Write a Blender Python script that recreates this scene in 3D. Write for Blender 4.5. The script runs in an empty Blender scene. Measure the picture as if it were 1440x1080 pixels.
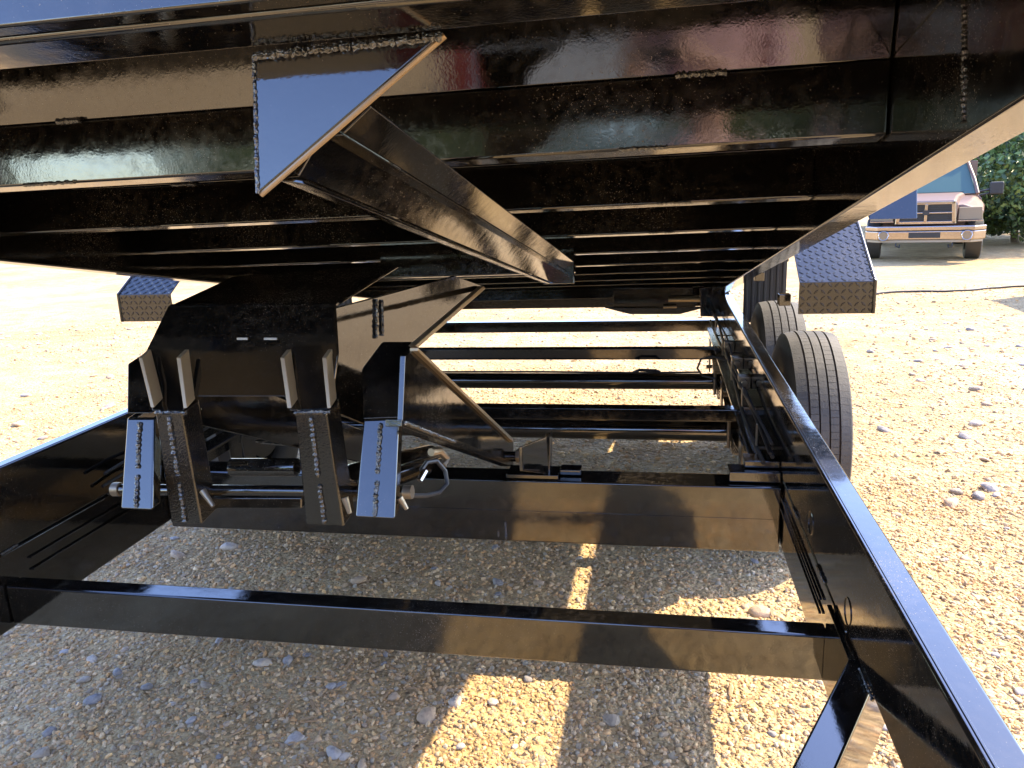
import bpy, bmesh, math, random
import numpy as np
from mathutils import Vector, Matrix, noise

C = bpy.context.scene
COL = C.collection
R = math.radians
random.seed(7)
rng = np.random.default_rng(7)

# ------------------------------------------------------------------ camera, sky, sun, exposure
cam = bpy.data.cameras.new('camera')
cam.lens = 27.6
cam.sensor_width = 36.0
cam.clip_start = 0.02
cam.clip_end = 1500
camo = bpy.data.objects.new('camera', cam)
COL.objects.link(camo)
m3 = Matrix([[0.982755, -0.004705, 0.184854], [0.180488, 0.241802, -0.953392], [-0.040212, 0.970314, 0.238482]])
camo.matrix_world = Matrix.Translation((0, 0, 1.35)) @ m3.to_4x4()
C.camera = camo

SUN = Vector((0.81, 0.54, 1.0)).normalized()
world = bpy.data.worlds.new('World')
C.world = world
world.use_nodes = True
wn = world.node_tree
sky = wn.nodes.new('ShaderNodeTexSky')
sky.sky_type = 'NISHITA'
sky.sun_disc = False
sky.sun_elevation = math.asin(SUN.z)
sky.sun_rotation = math.atan2(SUN.x, SUN.y)
sky.ozone_density = 2.2
sky.dust_density = 0.6
sky.air_density = 1.0
bg = wn.nodes['Background']
bg.inputs['Strength'].default_value = 0.15
hs = wn.nodes.new('ShaderNodeHueSaturation')
hs.inputs['Saturation'].default_value = 1.06
hs.inputs['Hue'].default_value = .515
wn.links.new(sky.outputs['Color'], hs.inputs['Color'])
wn.links.new(hs.outputs['Color'], bg.inputs['Color'])

sl = bpy.data.lights.new('sun', 'SUN')
sl.energy = 2.15
sl.angle = R(0.55)
sl.color = (1.0, 0.86, 0.62)
slo = bpy.data.objects.new('sun', sl)
slo.rotation_euler = SUN.to_track_quat('Z', 'Y').to_euler()
COL.objects.link(slo)

C.view_settings.view_transform = 'Standard'
C.view_settings.look = 'None'
C.view_settings.gamma = 1.0
C.view_settings.use_curve_mapping = False
C.view_settings.exposure = 2.65

# ------------------------------------------------------------------ materials
def mat(name, base=(.5, .5, .5), rough=.5, metal=0.0, ior=1.5, coat=0.0):
    m = bpy.data.materials.new(name)
    m.use_nodes = True
    b = m.node_tree.nodes['Principled BSDF']
    b.inputs['Base Color'].default_value = (*base, 1)
    b.inputs['Roughness'].default_value = rough
    b.inputs['Metallic'].default_value = metal
    b.inputs['IOR'].default_value = ior
    b.inputs['Coat Weight'].default_value = coat
    b.inputs['Coat Roughness'].default_value = .03
    return m

def nd(m, t, **kw):
    n = m.node_tree.nodes.new(t)
    for k, v in kw.items():
        if k in n.inputs.keys():
            n.inputs[k].default_value = v
        else:
            setattr(n, k, v)
    return n

def lk(m, a, b):
    m.node_tree.links.new(a, b)

def bs(m):
    return m.node_tree.nodes['Principled BSDF']

def ramp(m, stops):
    r = m.node_tree.nodes.new('ShaderNodeValToRGB')
    e = r.color_ramp.elements
    while len(e) < len(stops):
        e.new(0.5)
    for i, (p, c) in enumerate(stops):
        e[i].position = p
        e[i].color = (*c, 1)
    return r

def add_bump(m, layers, strength=1.0):
    """layers: (kind, scale, distance)"""
    tc = nd(m, 'ShaderNodeNewGeometry')
    prev = None
    for kind, sc, dist in layers:
        if kind == 'noise':
            t = nd(m, 'ShaderNodeTexNoise', Scale=sc, Detail=3.0)
            out = t.outputs['Fac']
        else:
            t = nd(m, 'ShaderNodeTexVoronoi', Scale=sc)
            out = t.outputs['Distance']
        lk(m, tc.outputs['Position'], t.inputs['Vector'])
        bp = nd(m, 'ShaderNodeBump', Strength=strength, Distance=dist)
        lk(m, out, bp.inputs['Height'])
        if prev:
            lk(m, prev.outputs['Normal'], bp.inputs['Normal'])
        prev = bp
    lk(m, prev.outputs['Normal'], bs(m).inputs['Normal'])

def black_paint(name, rough=.05, wav=.0006, fine=.00005, dust=.25, ior=1.95):
    m = mat(name, (.006, .0055, .005), rough, ior=ior)
    add_bump(m, [('noise', 9.0, wav), ('noise', 260.0, fine)])
    g = nd(m, 'ShaderNodeNewGeometry')
    n1 = nd(m, 'ShaderNodeTexNoise', Scale=3.5, Detail=6.0)
    n2 = nd(m, 'ShaderNodeTexNoise', Scale=60.0, Detail=4.0)
    lk(m, g.outputs['Position'], n1.inputs['Vector'])
    lk(m, g.outputs['Position'], n2.inputs['Vector'])
    mx = nd(m, 'ShaderNodeMath', operation='MULTIPLY')
    lk(m, n1.outputs['Fac'], mx.inputs[0])
    lk(m, n2.outputs['Fac'], mx.inputs[1])
    r = ramp(m, [(.2, (rough, rough, rough)), (.5, (rough + dust * .5,) * 3)])
    lk(m, mx.outputs[0], r.inputs['Fac'])
    lk(m, r.outputs['Color'], bs(m).inputs['Roughness'])
    c = ramp(m, [(.22, (.004, .0035, .003)), (.55, (.03, .024, .018))])
    lk(m, mx.outputs[0], c.inputs['Fac'])
    n3 = nd(m, 'ShaderNodeTexNoise', Scale=420.0, Detail=2.0)
    lk(m, g.outputs['Position'], n3.inputs['Vector'])
    ad = nd(m, 'ShaderNodeMath', operation='MULTIPLY_ADD')
    lk(m, n1.outputs['Fac'], ad.inputs[0]); ad.inputs[1].default_value = .35; lk(m, n3.outputs['Fac'], ad.inputs[2])
    sp = ramp(m, [(.885, (0, 0, 0)), (.93, (1, 1, 1))])
    lk(m, ad.outputs[0], sp.inputs['Fac'])
    for src, sock, val in ((c, 'Base Color', (.16, .12, .08, 1)), (r, 'Roughness', (.6, .6, .6, 1))):
        mxx = nd(m, 'ShaderNodeMix', data_type='RGBA')
        lk(m, sp.outputs['Color'], mxx.inputs['Factor']); lk(m, src.outputs['Color'], mxx.inputs[6]); mxx.inputs[7].default_value = val
        lk(m, mxx.outputs[2], bs(m).inputs[sock])
    return m

M = {}
M['paint'] = black_paint('black_gloss_paint')
M['paint_bed'] = black_paint('black_gloss_paint_on_bed', rough=.06, wav=.0007, fine=.00006)
M['paint_rough'] = black_paint('black_paint_over_weld', rough=.16, wav=.002, fine=.0006, dust=.3)
M['spatter'] = black_paint('black_paint_with_spatter', rough=.05, wav=.001, fine=.0005, dust=.1)
M['edge'] = mat('steel_edge_painted_glint', (.42, .30, .17), .28, metal=.55)  # tan base colour paints in the glint of sunlit ground on plate edges
M['weld'] = mat('painted_weld_bead', (.01, .009, .008), .12, ior=2.2)
add_bump(M['weld'], [('noise', 220.0, .004)])
M['plate'] = black_paint('black_tread_plate', rough=.12, wav=.0004, fine=.0001, ior=1.7)
M['bare'] = mat('worn_steel', (.30, .24, .17), .35, metal=.7)
add_bump(M['bare'], [('noise', 90.0, .001)])
M['brass'] = mat('brass_fitting', (.55, .40, .18), .3, metal=1.0)
M['chrome'] = mat('chrome', (.40, .36, .34), .14, metal=1.0)
M['hose'] = mat('hydraulic_hose', (.02, .02, .022), .45)

# tyre rubber with dust
m = mat('dusty_rubber', (.07, .06, .05), .75)
g = nd(m, 'ShaderNodeNewGeometry')
n = nd(m, 'ShaderNodeTexNoise', Scale=7.0, Detail=8.0)
lk(m, g.outputs['Position'], n.inputs['Vector'])
r = ramp(m, [(.3, (.048, .043, .036)), (.7, (.115, .10, .08))])
lk(m, n.outputs['Fac'], r.inputs['Fac'])
lk(m, r.outputs['Color'], bs(m).inputs['Base Color'])
add_bump(m, [('noise', 180.0, .0015)])
M['tread'] = m
m = mat('tyre_sidewall', (.03, .028, .025), .6)
add_bump(m, [('noise', 60.0, .001)])
M['sidewall'] = m
M['groove'] = mat('tread_groove_rubber', (.035, .022, .014), .8)

# ------------------------------------------------------------------ mesh builder
ROOT = {}

class MB:
    def __init__(s):
        s.v = []; s.f = []; s.mi = []
    def add(s, vs, fs, mi=0):
        o = len(s.v)
        s.v += [tuple(p) for p in vs]
        s.f += [tuple(i + o for i in f) for f in fs]
        s.mi += [mi] * len(fs)
    def hexa(s, p, mi=0):
        """p: 8 points, bottom loop 0-3, top loop 4-7"""
        s.add(p, [(3, 2, 1, 0), (4, 5, 6, 7), (0, 1, 5, 4), (1, 2, 6, 5), (2, 3, 7, 6), (3, 0, 4, 7)], mi)
    def box(s, a, b, mi=0):
        x0, y0, z0 = a; x1, y1, z1 = b
        s.hexa([(x0, y0, z0), (x1, y0, z0), (x1, y1, z0), (x0, y1, z0), (x0, y0, z1), (x1, y0, z1), (x1, y1, z1), (x0, y1, z1)], mi)
    def prism(s, poly, vec, mi=0):
        n = len(poly)
        v = Vector(vec)
        a = [Vector(p) for p in poly]
        b = [p + v for p in a]
        fs = [tuple(range(n - 1, -1, -1)), tuple(range(n, 2 * n))]
        for i in range(n):
            j = (i + 1) % n
            fs.append((i, j, n + j, n + i))
        s.add(a + b, fs, mi)
    def tube(s, pts, r, seg=12, cap=True, mi=0):
        pts = [Vector(p) for p in pts]
        rs = r if isinstance(r, (list, tuple)) else [r] * len(pts)
        vs = []; fs = []
        up = Vector((0, 0, 1))
        n = len(pts)
        prevx = None
        for i, p in enumerate(pts):
            d = (pts[min(i + 1, n - 1)] - pts[max(i - 1, 0)]).normalized()
            if prevx is None:
                x = d.cross(up)
                if x.length < .1:
                    x = d.cross(Vector((1, 0, 0)))
            else:
                x = prevx - d * prevx.dot(d)
            x.normalize(); prevx = x
            y = d.cross(x)
            for k in range(seg):
                a = 2 * math.pi * k / seg
                vs.append(p + (x * math.cos(a) + y * math.sin(a)) * rs[i])
        for i in range(n - 1):
            for k in range(seg):
                k2 = (k + 1) % seg
                fs.append((i * seg + k, i * seg + k2, (i + 1) * seg + k2, (i + 1) * seg + k))
        if cap:
            fs.append(tuple(range(seg - 1, -1, -1)))
            fs.append(tuple((n - 1) * seg + k for k in range(seg)))
        s.add(vs, fs, mi)
    def bead(s, a, b, r=.005, step=.004):
        """a bumpy weld bead from a to b"""
        a = Vector(a); b = Vector(b)
        L = (b - a).length
        n = max(3, int(L / step))
        pts = []; rs = []
        for i in range(n + 1):
            t = i / n
            pts.append(a.lerp(b, t) + Vector((random.uniform(-1, 1), random.uniform(-1, 1), random.uniform(-1, 1))) * r * .22)
            rs.append(r * (0.72 + .4 * (i % 2) + random.uniform(-.12, .12)))
        s.tube(pts, rs, 6)
    def build(s, name, mt, parent=None, bevel=0.0, label=None, smooth=False, kind=None, seg=2):
        me = bpy.data.meshes.new(name)
        off = ROOT.get(parent.name, Vector((0, 0, 0))) if parent else Vector((0, 0, 0))
        me.from_pydata([tuple(Vector(p) - off) for p in s.v], [], s.f)
        me.update()
        bm = bmesh.new(); bm.from_mesh(me)
        bmesh.ops.recalc_face_normals(bm, faces=bm.faces)
        bm.to_mesh(me); bm.free()
        for q in (mt if isinstance(mt, (list, tuple)) else [mt]):
            me.materials.append(q)
        if any(s.mi):
            me.polygons.foreach_set('material_index', s.mi)
        o = bpy.data.objects.new(name, me)
        COL.objects.link(o)
        if parent:
            o.parent = parent
            ROOT[o.name] = off
        if smooth or bevel:
            me.polygons.foreach_set('use_smooth', [True] * len(me.polygons))
        if bevel:
            bv = o.modifiers.new('bevel', 'BEVEL')
            bv.width = bevel; bv.segments = seg; bv.limit_method = 'ANGLE'; bv.angle_limit = R(25)
            bv.harden_normals = True
        elif smooth:
            a = R(40)
            bm = bmesh.new(); bm.from_mesh(me)
            for e in bm.edges:
                if len(e.link_faces) == 2 and e.calc_face_angle(0) > a:
                    e.smooth = False
            bm.to_mesh(me); bm.free()
        if name in ('weld_bead', 'brake_line', 'tread_bars'): kind = 'stuff'
        if label: o['label'] = label
        if kind: o['kind'] = kind
        return o

def thing(name, loc, label, cat, group=None, rz=0.0):
    o = bpy.data.objects.new(name, None)
    COL.objects.link(o)
    o.location = loc
    o.rotation_euler = (0, 0, rz)
    o.empty_display_size = .3
    o['label'] = label; o['category'] = cat
    if group: o['group'] = group
    return o

def tag(o, label, cat, group=None):
    o['label'] = label; o['category'] = cat
    if group: o['group'] = group
    return o

def dup(o, parent=None, dloc=None):
    c = o.copy(); COL.objects.link(c)
    c.parent = parent
    if dloc: c.location = o.location + Vector(dloc)
    for ch in list(o.children):
        dup(ch, c)
    ROOT[c.name] = ROOT.get(o.name, Vector((0, 0, 0)))
    return c

# ------------------------------------------------------------------ ground
def sstep(a, b, x):
    t = min(1, max(0, (x - a) / (b - a)))
    return t * t * (3 - 2 * t)

def gz(x, y):
    z = -.20 * sstep(9, 14, y)
    d = max(abs(x), abs(y - 5))
    if d < 14:
        k = 1 - sstep(9, 14, d)
        z += k * (.014 * noise.noise(Vector((x * 1.3, y * 1.3, 0))) + .006 * noise.noise(Vector((x * 5, y * 5, 3))))
    return z

def axis(lo, hi, step, far):
    a = list(np.arange(lo, hi + 1e-6, step))
    s = step; p = lo; left = []
    while p > -far:
        s *= 1.35; p -= s; left.append(p)
    s = step; p = hi; right = []
    while p < far:
        s *= 1.35; p += s; right.append(p)
    return left[::-1] + [float(q) for q in a] + right

xs = axis(-7, 7, .09, 400); ys = axis(-1, 15, .09, 400)
gv = [(x, y, gz(x, y)) for y in ys for x in xs]
nx = len(xs)
gf = [(j * nx + i, j * nx + i + 1, (j + 1) * nx + i + 1, (j + 1) * nx + i) for j in range(len(ys) - 1) for i in range(nx - 1)]
me = bpy.data.meshes.new('ground')
me.from_pydata(gv, [], gf)
me.polygons.foreach_set('use_smooth', [True] * len(me.polygons))
ground = bpy.data.objects.new('ground', me)
COL.objects.link(ground)
ground['kind'] = 'structure'

m = mat('gravel_ground', (.3, .26, .2), .9)
g = nd(m, 'ShaderNodeNewGeometry')
def P(m, g, t):
    lk(m, g.outputs['Position'], t.inputs['Vector'])
big = nd(m, 'ShaderNodeTexNoise', Scale=.55, Detail=5.0); P(m, g, big)
mid = nd(m, 'ShaderNodeTexNoise', Scale=5.0, Detail=6.0); P(m, g, mid)
vor = nd(m, 'ShaderNodeTexVoronoi', Scale=85.0); P(m, g, vor)
vo2 = nd(m, 'ShaderNodeTexVoronoi', Scale=36.0); P(m, g, vo2)
r1 = ramp(m, [(.30, (.43, .285, .12)), (.5, (.55, .385, .18)), (.72, (.62, .47, .25))])
lk(m, big.outputs['Fac'], r1.inputs['Fac'])
r2 = ramp(m, [(.35, (.72, .66, .58)), (.6, (1, 1, 1))])
lk(m, mid.outputs['Fac'], r2.inputs['Fac'])
mu = nd(m, 'ShaderNodeMix', data_type='RGBA', blend_type='MULTIPLY')
mu.inputs['Factor'].default_value = .8
lk(m, r1.outputs['Color'], mu.inputs[6]); lk(m, r2.outputs['Color'], mu.inputs[7])
r3 = ramp(m, [(0.0, (.55, .5, .45)), (.35, (.95, .9, .82)), (.6, (1.15, 1.1, 1.05)), (1.0, (.8, .85, .95))])
bw = nd(m, 'ShaderNodeSeparateColor'); lk(m, vor.outputs['Color'], bw.inputs[0])
lk(m, bw.outputs[0], r3.inputs['Fac'])
mu2 = nd(m, 'ShaderNodeMix', data_type='RGBA', blend_type='MULTIPLY')
mu2.inputs['Factor'].default_value = .75
lk(m, mu.outputs[2], mu2.inputs[6]); lk(m, r3.outputs['Color'], mu2.inputs[7])
lk(m, mu2.outputs[2], bs(m).inputs['Base Color'])
b1 = nd(m, 'ShaderNodeBump', Strength=.8, Distance=.010); lk(m, vor.outputs['Distance'], b1.inputs['Height']); b1.invert = True
b2 = nd(m, 'ShaderNodeBump', Strength=.7, Distance=.02); lk(m, vo2.outputs['Distance'], b2.inputs['Height']); b2.invert = True
lk(m, b1.outputs['Normal'], b2.inputs['Normal'])
b3 = nd(m, 'ShaderNodeBump', Strength=.8, Distance=.05); lk(m, mid.outputs['Fac'], b3.inputs['Height'])
lk(m, b2.outputs['Normal'], b3.inputs['Normal'])
lk(m, b3.outputs['Normal'], bs(m).inputs['Normal'])
me.materials.append(m)

# loose gravel: one joined mesh of small irregular pebbles
bm = bmesh.new(); bmesh.ops.create_icosphere(bm, subdivisions=1, radius=1.0)
bm.verts.ensure_lookup_table()
ico_v = np.array([v.co[:] for v in bm.verts]); ico_f = np.array([[v.index for v in f.verts] for f in bm.faces])
bm.free()

PAL = np.array([(.40, .33, .24), (.34, .31, .28), (.46, .39, .29), (.27, .27, .28), (.50, .46, .40), (.38, .28, .19),
                (.30, .32, .35), (.42, .36, .30), (.24, .21, .18), (.44, .33, .22)])

def pebbles(regions):
    XY = []; S = []
    for (x0, x1, y0, y1, dens, smin, smax, tri) in regions:
        n = int((x1 - x0) * (y1 - y0) * dens)
        p = rng.random((n, 2)) * [x1 - x0, y1 - y0] + [x0, y0]
        if tri:
            # keep only what lies inside the view wedge
            lo = tri[0] * p[:, 1] - .25; hi = tri[1] * p[:, 1] + .25
            k = (p[:, 0] > lo) & (p[:, 0] < hi)
            p = p[k]
        XY.append(p)
        t = rng.random(len(p))
        S.append(smin + (smax - smin) * t ** 3)
    XY = np.concatenate(XY); S = np.concatenate(S)
    return XY, S

W = (-1.30, .55)
XY, S = pebbles([(-2.2, 1.2, 1.15, 2.3, 10500, .0020, .0092, W),
                 (-3.2, 1.9, 2.3, 3.6, 4600, .003, .0105, W),
                 (-4.5, 3.0, 3.6, 6.0, 700, .005, .014, W),
                 (-7.0, 5.0, 6.0, 11., 120, .008, .02, W)])
N = len(XY)
ax = np.stack([1 + .5 * rng.random(N), .75 + .4 * rng.random(N), .5 + .3 * rng.random(N)], 1) * S[:, None]
q = rng.normal(size=(N, 4)); q[:, 1:3] *= .35; q /= np.linalg.norm(q, axis=1)[:, None]
w_, x_, y_, z_ = q.T
RM = np.stack([np.stack([1 - 2 * (y_**2 + z_**2), 2 * (x_ * y_ - z_ * w_), 2 * (x_ * z_ + y_ * w_)], 1),
               np.stack([2 * (x_ * y_ + z_ * w_), 1 - 2 * (x_**2 + z_**2), 2 * (y_ * z_ - x_ * w_)], 1),
               np.stack([2 * (x_ * z_ - y_ * w_), 2 * (y_ * z_ + x_ * w_), 1 - 2 * (x_**2 + y_**2)], 1)], 1)
vv = ico_v[None] * (1 + .55 * (rng.random((N, 12, 1)) - .5)) * ax[:, None, :]
vv = np.einsum('nij,nkj->nki', RM, vv)
Z = np.array([gz(a, b_) for a, b_ in XY])
vv += np.stack([XY[:, 0], XY[:, 1], Z + S * .02], 1)[:, None, :]
ff = (ico_f[None] + (np.arange(N) * 12)[:, None, None]).reshape(-1, 3)
me = bpy.data.meshes.new('gravel')
me.vertices.add(N * 12); me.vertices.foreach_set('co', vv.reshape(-1).astype(np.float32))
nf = len(ff)
me.loops.add(nf * 3); me.loops.foreach_set('vertex_index', ff.reshape(-1).astype(np.int32))
me.polygons.add(nf)
me.polygons.foreach_set('loop_start', np.arange(0, nf * 3, 3, dtype=np.int32))
me.polygons.foreach_set('use_smooth', np.repeat(rng.random(N) < .35, 20))
me.update(calc_edges=True)
ca = me.color_attributes.new('Col', 'FLOAT_COLOR', 'POINT')
cc = PAL[rng.integers(0, len(PAL), N)] * [1.40, 1.06, .66] * (.78 + .45 * rng.random((N, 1)))
cc = np.concatenate([cc, np.ones((N, 1))], 1)
ca.data.foreach_set('color', np.repeat(cc, 12, axis=0).reshape(-1).astype(np.float32))
gravel = bpy.data.objects.new('gravel', me); COL.objects.link(gravel)
gravel['kind'] = 'stuff'
gravel['label'] = 'small loose tan and grey gravel covering the yard'
m = mat('gravel_pebbles', (.3, .3, .3), .85)
at = nd(m, 'ShaderNodeVertexColor', layer_name='Col')
lk(m, at.outputs['Color'], bs(m).inputs['Base Color'])
add_bump(m, [('noise', 350.0, .001)])
me.materials.append(m)

# larger stones lying in the gravel, each an object of its own
m = mat('stone_mixed', (.3, .3, .3), .8)
oi = nd(m, 'ShaderNodeObjectInfo')
r = ramp(m, [(0, (.27, .235, .21)), (.25, (.38, .33, .29)), (.45, (.34, .26, .18)), (.6, (.52, .42, .32)), (.78, (.46, .32, .20)), (1, (.54, .38, .21))])
r.color_ramp.interpolation = 'CONSTANT'
lk(m, oi.outputs['Random'], r.inputs['Fac'])
nz = nd(m, 'ShaderNodeTexNoise', Scale=55.0, Detail=6.0)
g = nd(m, 'ShaderNodeNewGeometry'); P(m, g, nz)
mm = nd(m, 'ShaderNodeMix', data_type='RGBA', blend_type='MULTIPLY'); mm.inputs['Factor'].default_value = .55
r2 = ramp(m, [(.3, (.55, .55, .55)), (.7, (1.25, 1.25, 1.25))])
lk(m, nz.outputs['Fac'], r2.inputs['Fac'])
lk(m, r.outputs['Color'], mm.inputs[6]); lk(m, r2.outputs['Color'], mm.inputs[7])
lk(m, mm.outputs[2], bs(m).inputs['Base Color'])
add_bump(m, [('noise', 70.0, .004), ('noise', 300.0, .001)])
stone_meshes = []
for k in range(7):
    bm = bmesh.new(); bmesh.ops.create_icosphere(bm, subdivisions=2, radius=1.0)
    for v in bm.verts:
        f = 1 + .42 * noise.noise(v.co * 1.1 + Vector((k * 9.1, 0, 0))) + .10 * noise.noise(v.co * 2.7 + Vector((0, k * 5, 0)))
        v.co *= f
        v.co.x *= 1.25 if k % 2 else 1.05
        v.co.z *= .55
    me = bpy.data.meshes.new('stone'); bm.to_mesh(me); bm.free()
    me.polygons.foreach_set('use_smooth', [True] * len(me.polygons))
    me.materials.append(m); stone_meshes.append(me)
def put_stone(x, y, s, k):
    o = bpy.data.objects.new('stone', stone_meshes[k % 7]); COL.objects.link(o)
    o.parent = ground
    o.location = (x, y, gz(x, y) + s * .18)
    o.rotation_euler = (random.uniform(-.25, .25), random.uniform(-.25, .25), random.uniform(0, 6.28))
    f = random.uniform(.8, 1.25)
    o.scale = (s * f, s / f, s * random.uniform(.75, 1.1))
for (p, s) in [((-1.5721, 1.6860, 0.0000), .022), ((-1.6697, 1.7745, 0.0000), .019), ((-1.1658, 1.9079, 0.0000), .022), ((-1.2809, 1.7884, 0.0000), .018), ((-1.5484, 1.4709, 0.0000), .02),
               ((-0.6042, 1.7330, 0.0000), .026), ((-0.8877, 1.8374, 0.0000), .016), ((-1.0984, 1.9345, 0.0000), .017), ((-0.1189, 1.7813, 0.0000), .02), ((-1.8806, 2.5732, 0.0000), .03),
               ((-1.6960, 2.6555, 0.0000), .028), ((-0.9196, 1.6075, 0.0000), .022), ((-0.7969, 1.5707, 0.0000), .02), ((0.3237, 2.3756, 0.0000), .032), ((0.2777, 2.3143, 0.0000), .022),
               ((-0.5437, 1.8007, 0.0000), .018), ((-1.0620, 2.4265, 0.0000), .026), ((-0.5621, 2.4799, 0.0000), .02), ((-1.7220, 1.8781, 0.0000), .016), ((-1.5920, 1.8196, 0.0000), .014)]:
    put_stone(p[0], p[1], s, random.randrange(7))
for i in range(150):
    y = 1.25 + 1.9 * random.random() ** 1.3
    x = random.uniform(-1.15 * y, .5 * y)
    put_stone(x, y, random.choice([.008, .009, .010, .011, .013, .016]), random.randrange(7))
for i in range(95):
    y = random.uniform(3, 8)
    x = random.choice([random.uniform(.22 * y + .2, .55 * y), random.uniform(-1.2 * y, -.75 * y)])
    put_stone(x, y, random.uniform(.016, .034), random.randrange(7))

# scraps of dry straw and bark on the gravel
mb = MB()
for i in range(700):
    y = 1.3 + 8 * random.random() ** 1.6
    x = random.uniform(-1.2 * y, .6 * y)
    L = random.uniform(.006, .03) * (1 + y * .15); w = random.uniform(.0012, .004) * (1 + y * .12); a = random.uniform(0, 6.28)
    d = Vector((math.cos(a), math.sin(a), random.uniform(-.15, .3))) * L; n = Vector((-math.sin(a), math.cos(a), 0)) * w
    p = Vector((x, y, gz(x, y) + .008 + .004 * random.random()))
    mb.prism([p - d - n, p - d * .2 - n * 1.3, p + d, p - d * .2 + n], (0, 0, .002))
m = mat('dry_straw', (.36, .22, .11), .8)
o = mb.build('straw_litter', m, None); o['kind'] = 'stuff'
o['label'] = 'scraps of dry brown straw and bark strewn over the gravel'

# ------------------------------------------------------------------ the trailer
TL = Vector((-.634, 3.2, 0))
trailer = thing('dump_trailer', TL, 'glossy black tandem axle dump trailer with its bed raised over the open frame', 'trailer')
ROOT[trailer.name] = TL
PT = M['paint']

# frame: upper side rails, full length
RX0, RX1 = .346, .398           # right rail
LX0, LX1 = -1.666, -1.618       # left rail
ZT, ZS, ZB = .730, .520, .318
for (a, b_) in ((RX0, RX1), (LX0, LX1)):
    mb = MB(); mb.box((a, -1.2, ZS), (b_, 5.02, ZT))
    fr = mb.build('frame_rail', PT, trailer, bevel=.006, seg=3)
    wb = MB()
    inner = a if a > 0 else b_
    sg = -1 if a > 0 else 1
    y = 1.2
    while y < 4.6:
        L = random.uniform(.05, .09)
        wb.bead((inner + sg * .002, y, ZS + .001), (inner + sg * .002, y + L, ZS + .001), .0035)
        y += random.uniform(.28, .4)
    wb.build('weld_bead', M['weld'], fr)
    xr = (a + .008) if a > 0 else (b_ - .0115)
    mb = MB(); mb.box((xr, -1.19, ZT - .002), (xr + .0035, 4.9, ZT + .0016)); mb.build('weld_seam', PT, fr, bevel=.0006)
    mb = MB()
    # lower rail under the side rail from the tongue joint to the hoist crossmember
    mb.box((a + .001, -1.2 if a > 0 else 1.2, ZB), (b_ - .001, 2.30, ZS - .004))
    if a > 0:
        mb = MB(); mb.box((a + .001, 1.42, ZB), (b_ - .001, 2.30, ZS - .004))
    lr = mb.build('lower_frame_rail', PT, trailer, bevel=.006, seg=3)
    # thin lips along the seam
    for dz in (.052, .085):
        mb = MB(); mb.box((inner + sg * .006, 1.62, ZS - dz), (inner, 2.19, ZS - dz + .005)); mb.build('seam_lip', PT, lr, bevel=.001)

# round embossed rings on the rail's inner face
for (p, rr) in (((0.3455, 1.4021, 0.5662), .026), ((0.3455, 1.7823, 0.5763), .028)):
    mb = MB()
    mb.tube([(.3455, p[1] + rr * math.cos(t / 16 * 2 * math.pi), p[2] + rr * math.sin(t / 16 * 2 * math.pi)) for t in range(17)], .0012, 6, cap=False)
    mb.build('embossed_ring', PT, trailer, smooth=True)

# tongue braces that bend inwards at the front joint
zt_, zb_ = ZS - .006, .345
a0 = (0.2843, 1.2280, 0.5140); a1 = (0.3500, 1.2363, 0.5140); a2 = (0.1912, 1.0335, 0.5140); a3 = (0.2569, 1.0423, 0.5140)
dl = (Vector(a2) - Vector(a0)).normalized()
back0 = Vector(a0) - dl * .16; back1 = Vector(a1) - dl * .16
fw0 = Vector(a0) + dl * 1.9; fw1 = Vector(a1) + dl * 1.9
for sgn in (1, -1):
    def mir(p):
        return Vector((p[0], p[1], p[2])) if sgn == 1 else Vector((-1.268 - p[0], p[1], p[2]))
    mb = MB()
    mb.prism([mir(back0), mir(back1), mir(fw1), mir(fw0)], (0, 0, -(zt_ - zb_)))
    mb.build('tongue_brace', PT, trailer, bevel=.005, seg=3)
# coupler block where the two braces meet
mb = MB(); mb.box((-.72, -1.05, .36), (-.55, -.70, .50)); mb.build('coupler', PT, trailer, bevel=.01)

# near crossmember
mb = MB(); mb.box((LX1 + .001, 1.53, .330), (RX0 - .001, 1.585, .436)); mb.build('crossmember', PT, trailer, bevel=.006, seg=3)
# gusset cheek at its right end
mb = MB(); mb.prism([(.3455, 1.44, .335), (.3455, 1.528, .335), (.3455, 1.528, .51), (.3455, 1.30, .51)], (-.010, 0, 0)); mb.build('joint_gusset', PT, trailer, bevel=.002)

# deep crossmember that carries the hoist
mb = MB(); mb.box((LX1 + .001, 2.205, .295), (RX0 - .001, 2.31, .497)); dc = mb.build('hoist_crossmember', PT, trailer, bevel=.006, seg=3)
mb = MB(); mb.box((LX1 + .01, 2.2035, .396), (RX0 - .01, 2.206, .3985)); mb.build('seam_line', PT, dc)
mb = MB(); mb.bead((-.466, 2.204, .30), (-.466, 2.204, .36), .004); mb.bead((-.49, 2.204, .31), (-.49, 2.204, .33), .003); mb.build('weld_bead', M['weld'], dc)
# small stack of plates on its right end
mb = MB(); mb.box((.20, 2.23, .500), (.345, 2.30, .532)); mb.build('spacer_plate', PT, trailer, bevel=.003)
mb = MB(); mb.box((.245, 2.26, .5345), (.345, 2.33, .556)); mb.build('spacer_plate', PT, trailer, bevel=.003)
mb = MB(); mb.box((-.30, 2.25, .500), (-.235, 2.30, .518)); mb.build('spacer_plate', PT, trailer, bevel=.003)

# rear crossmembers
for (y, z0, z1) in ((2.91, .478, .528), (4.05, .470, .530), (4.86, .472, .540)):
    mb = MB(); mb.box((LX1 + .001, y, z0), (RX0 - .001, y + .06, z1)); mb.build('crossmember', PT, trailer, bevel=.005, seg=3)
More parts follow.
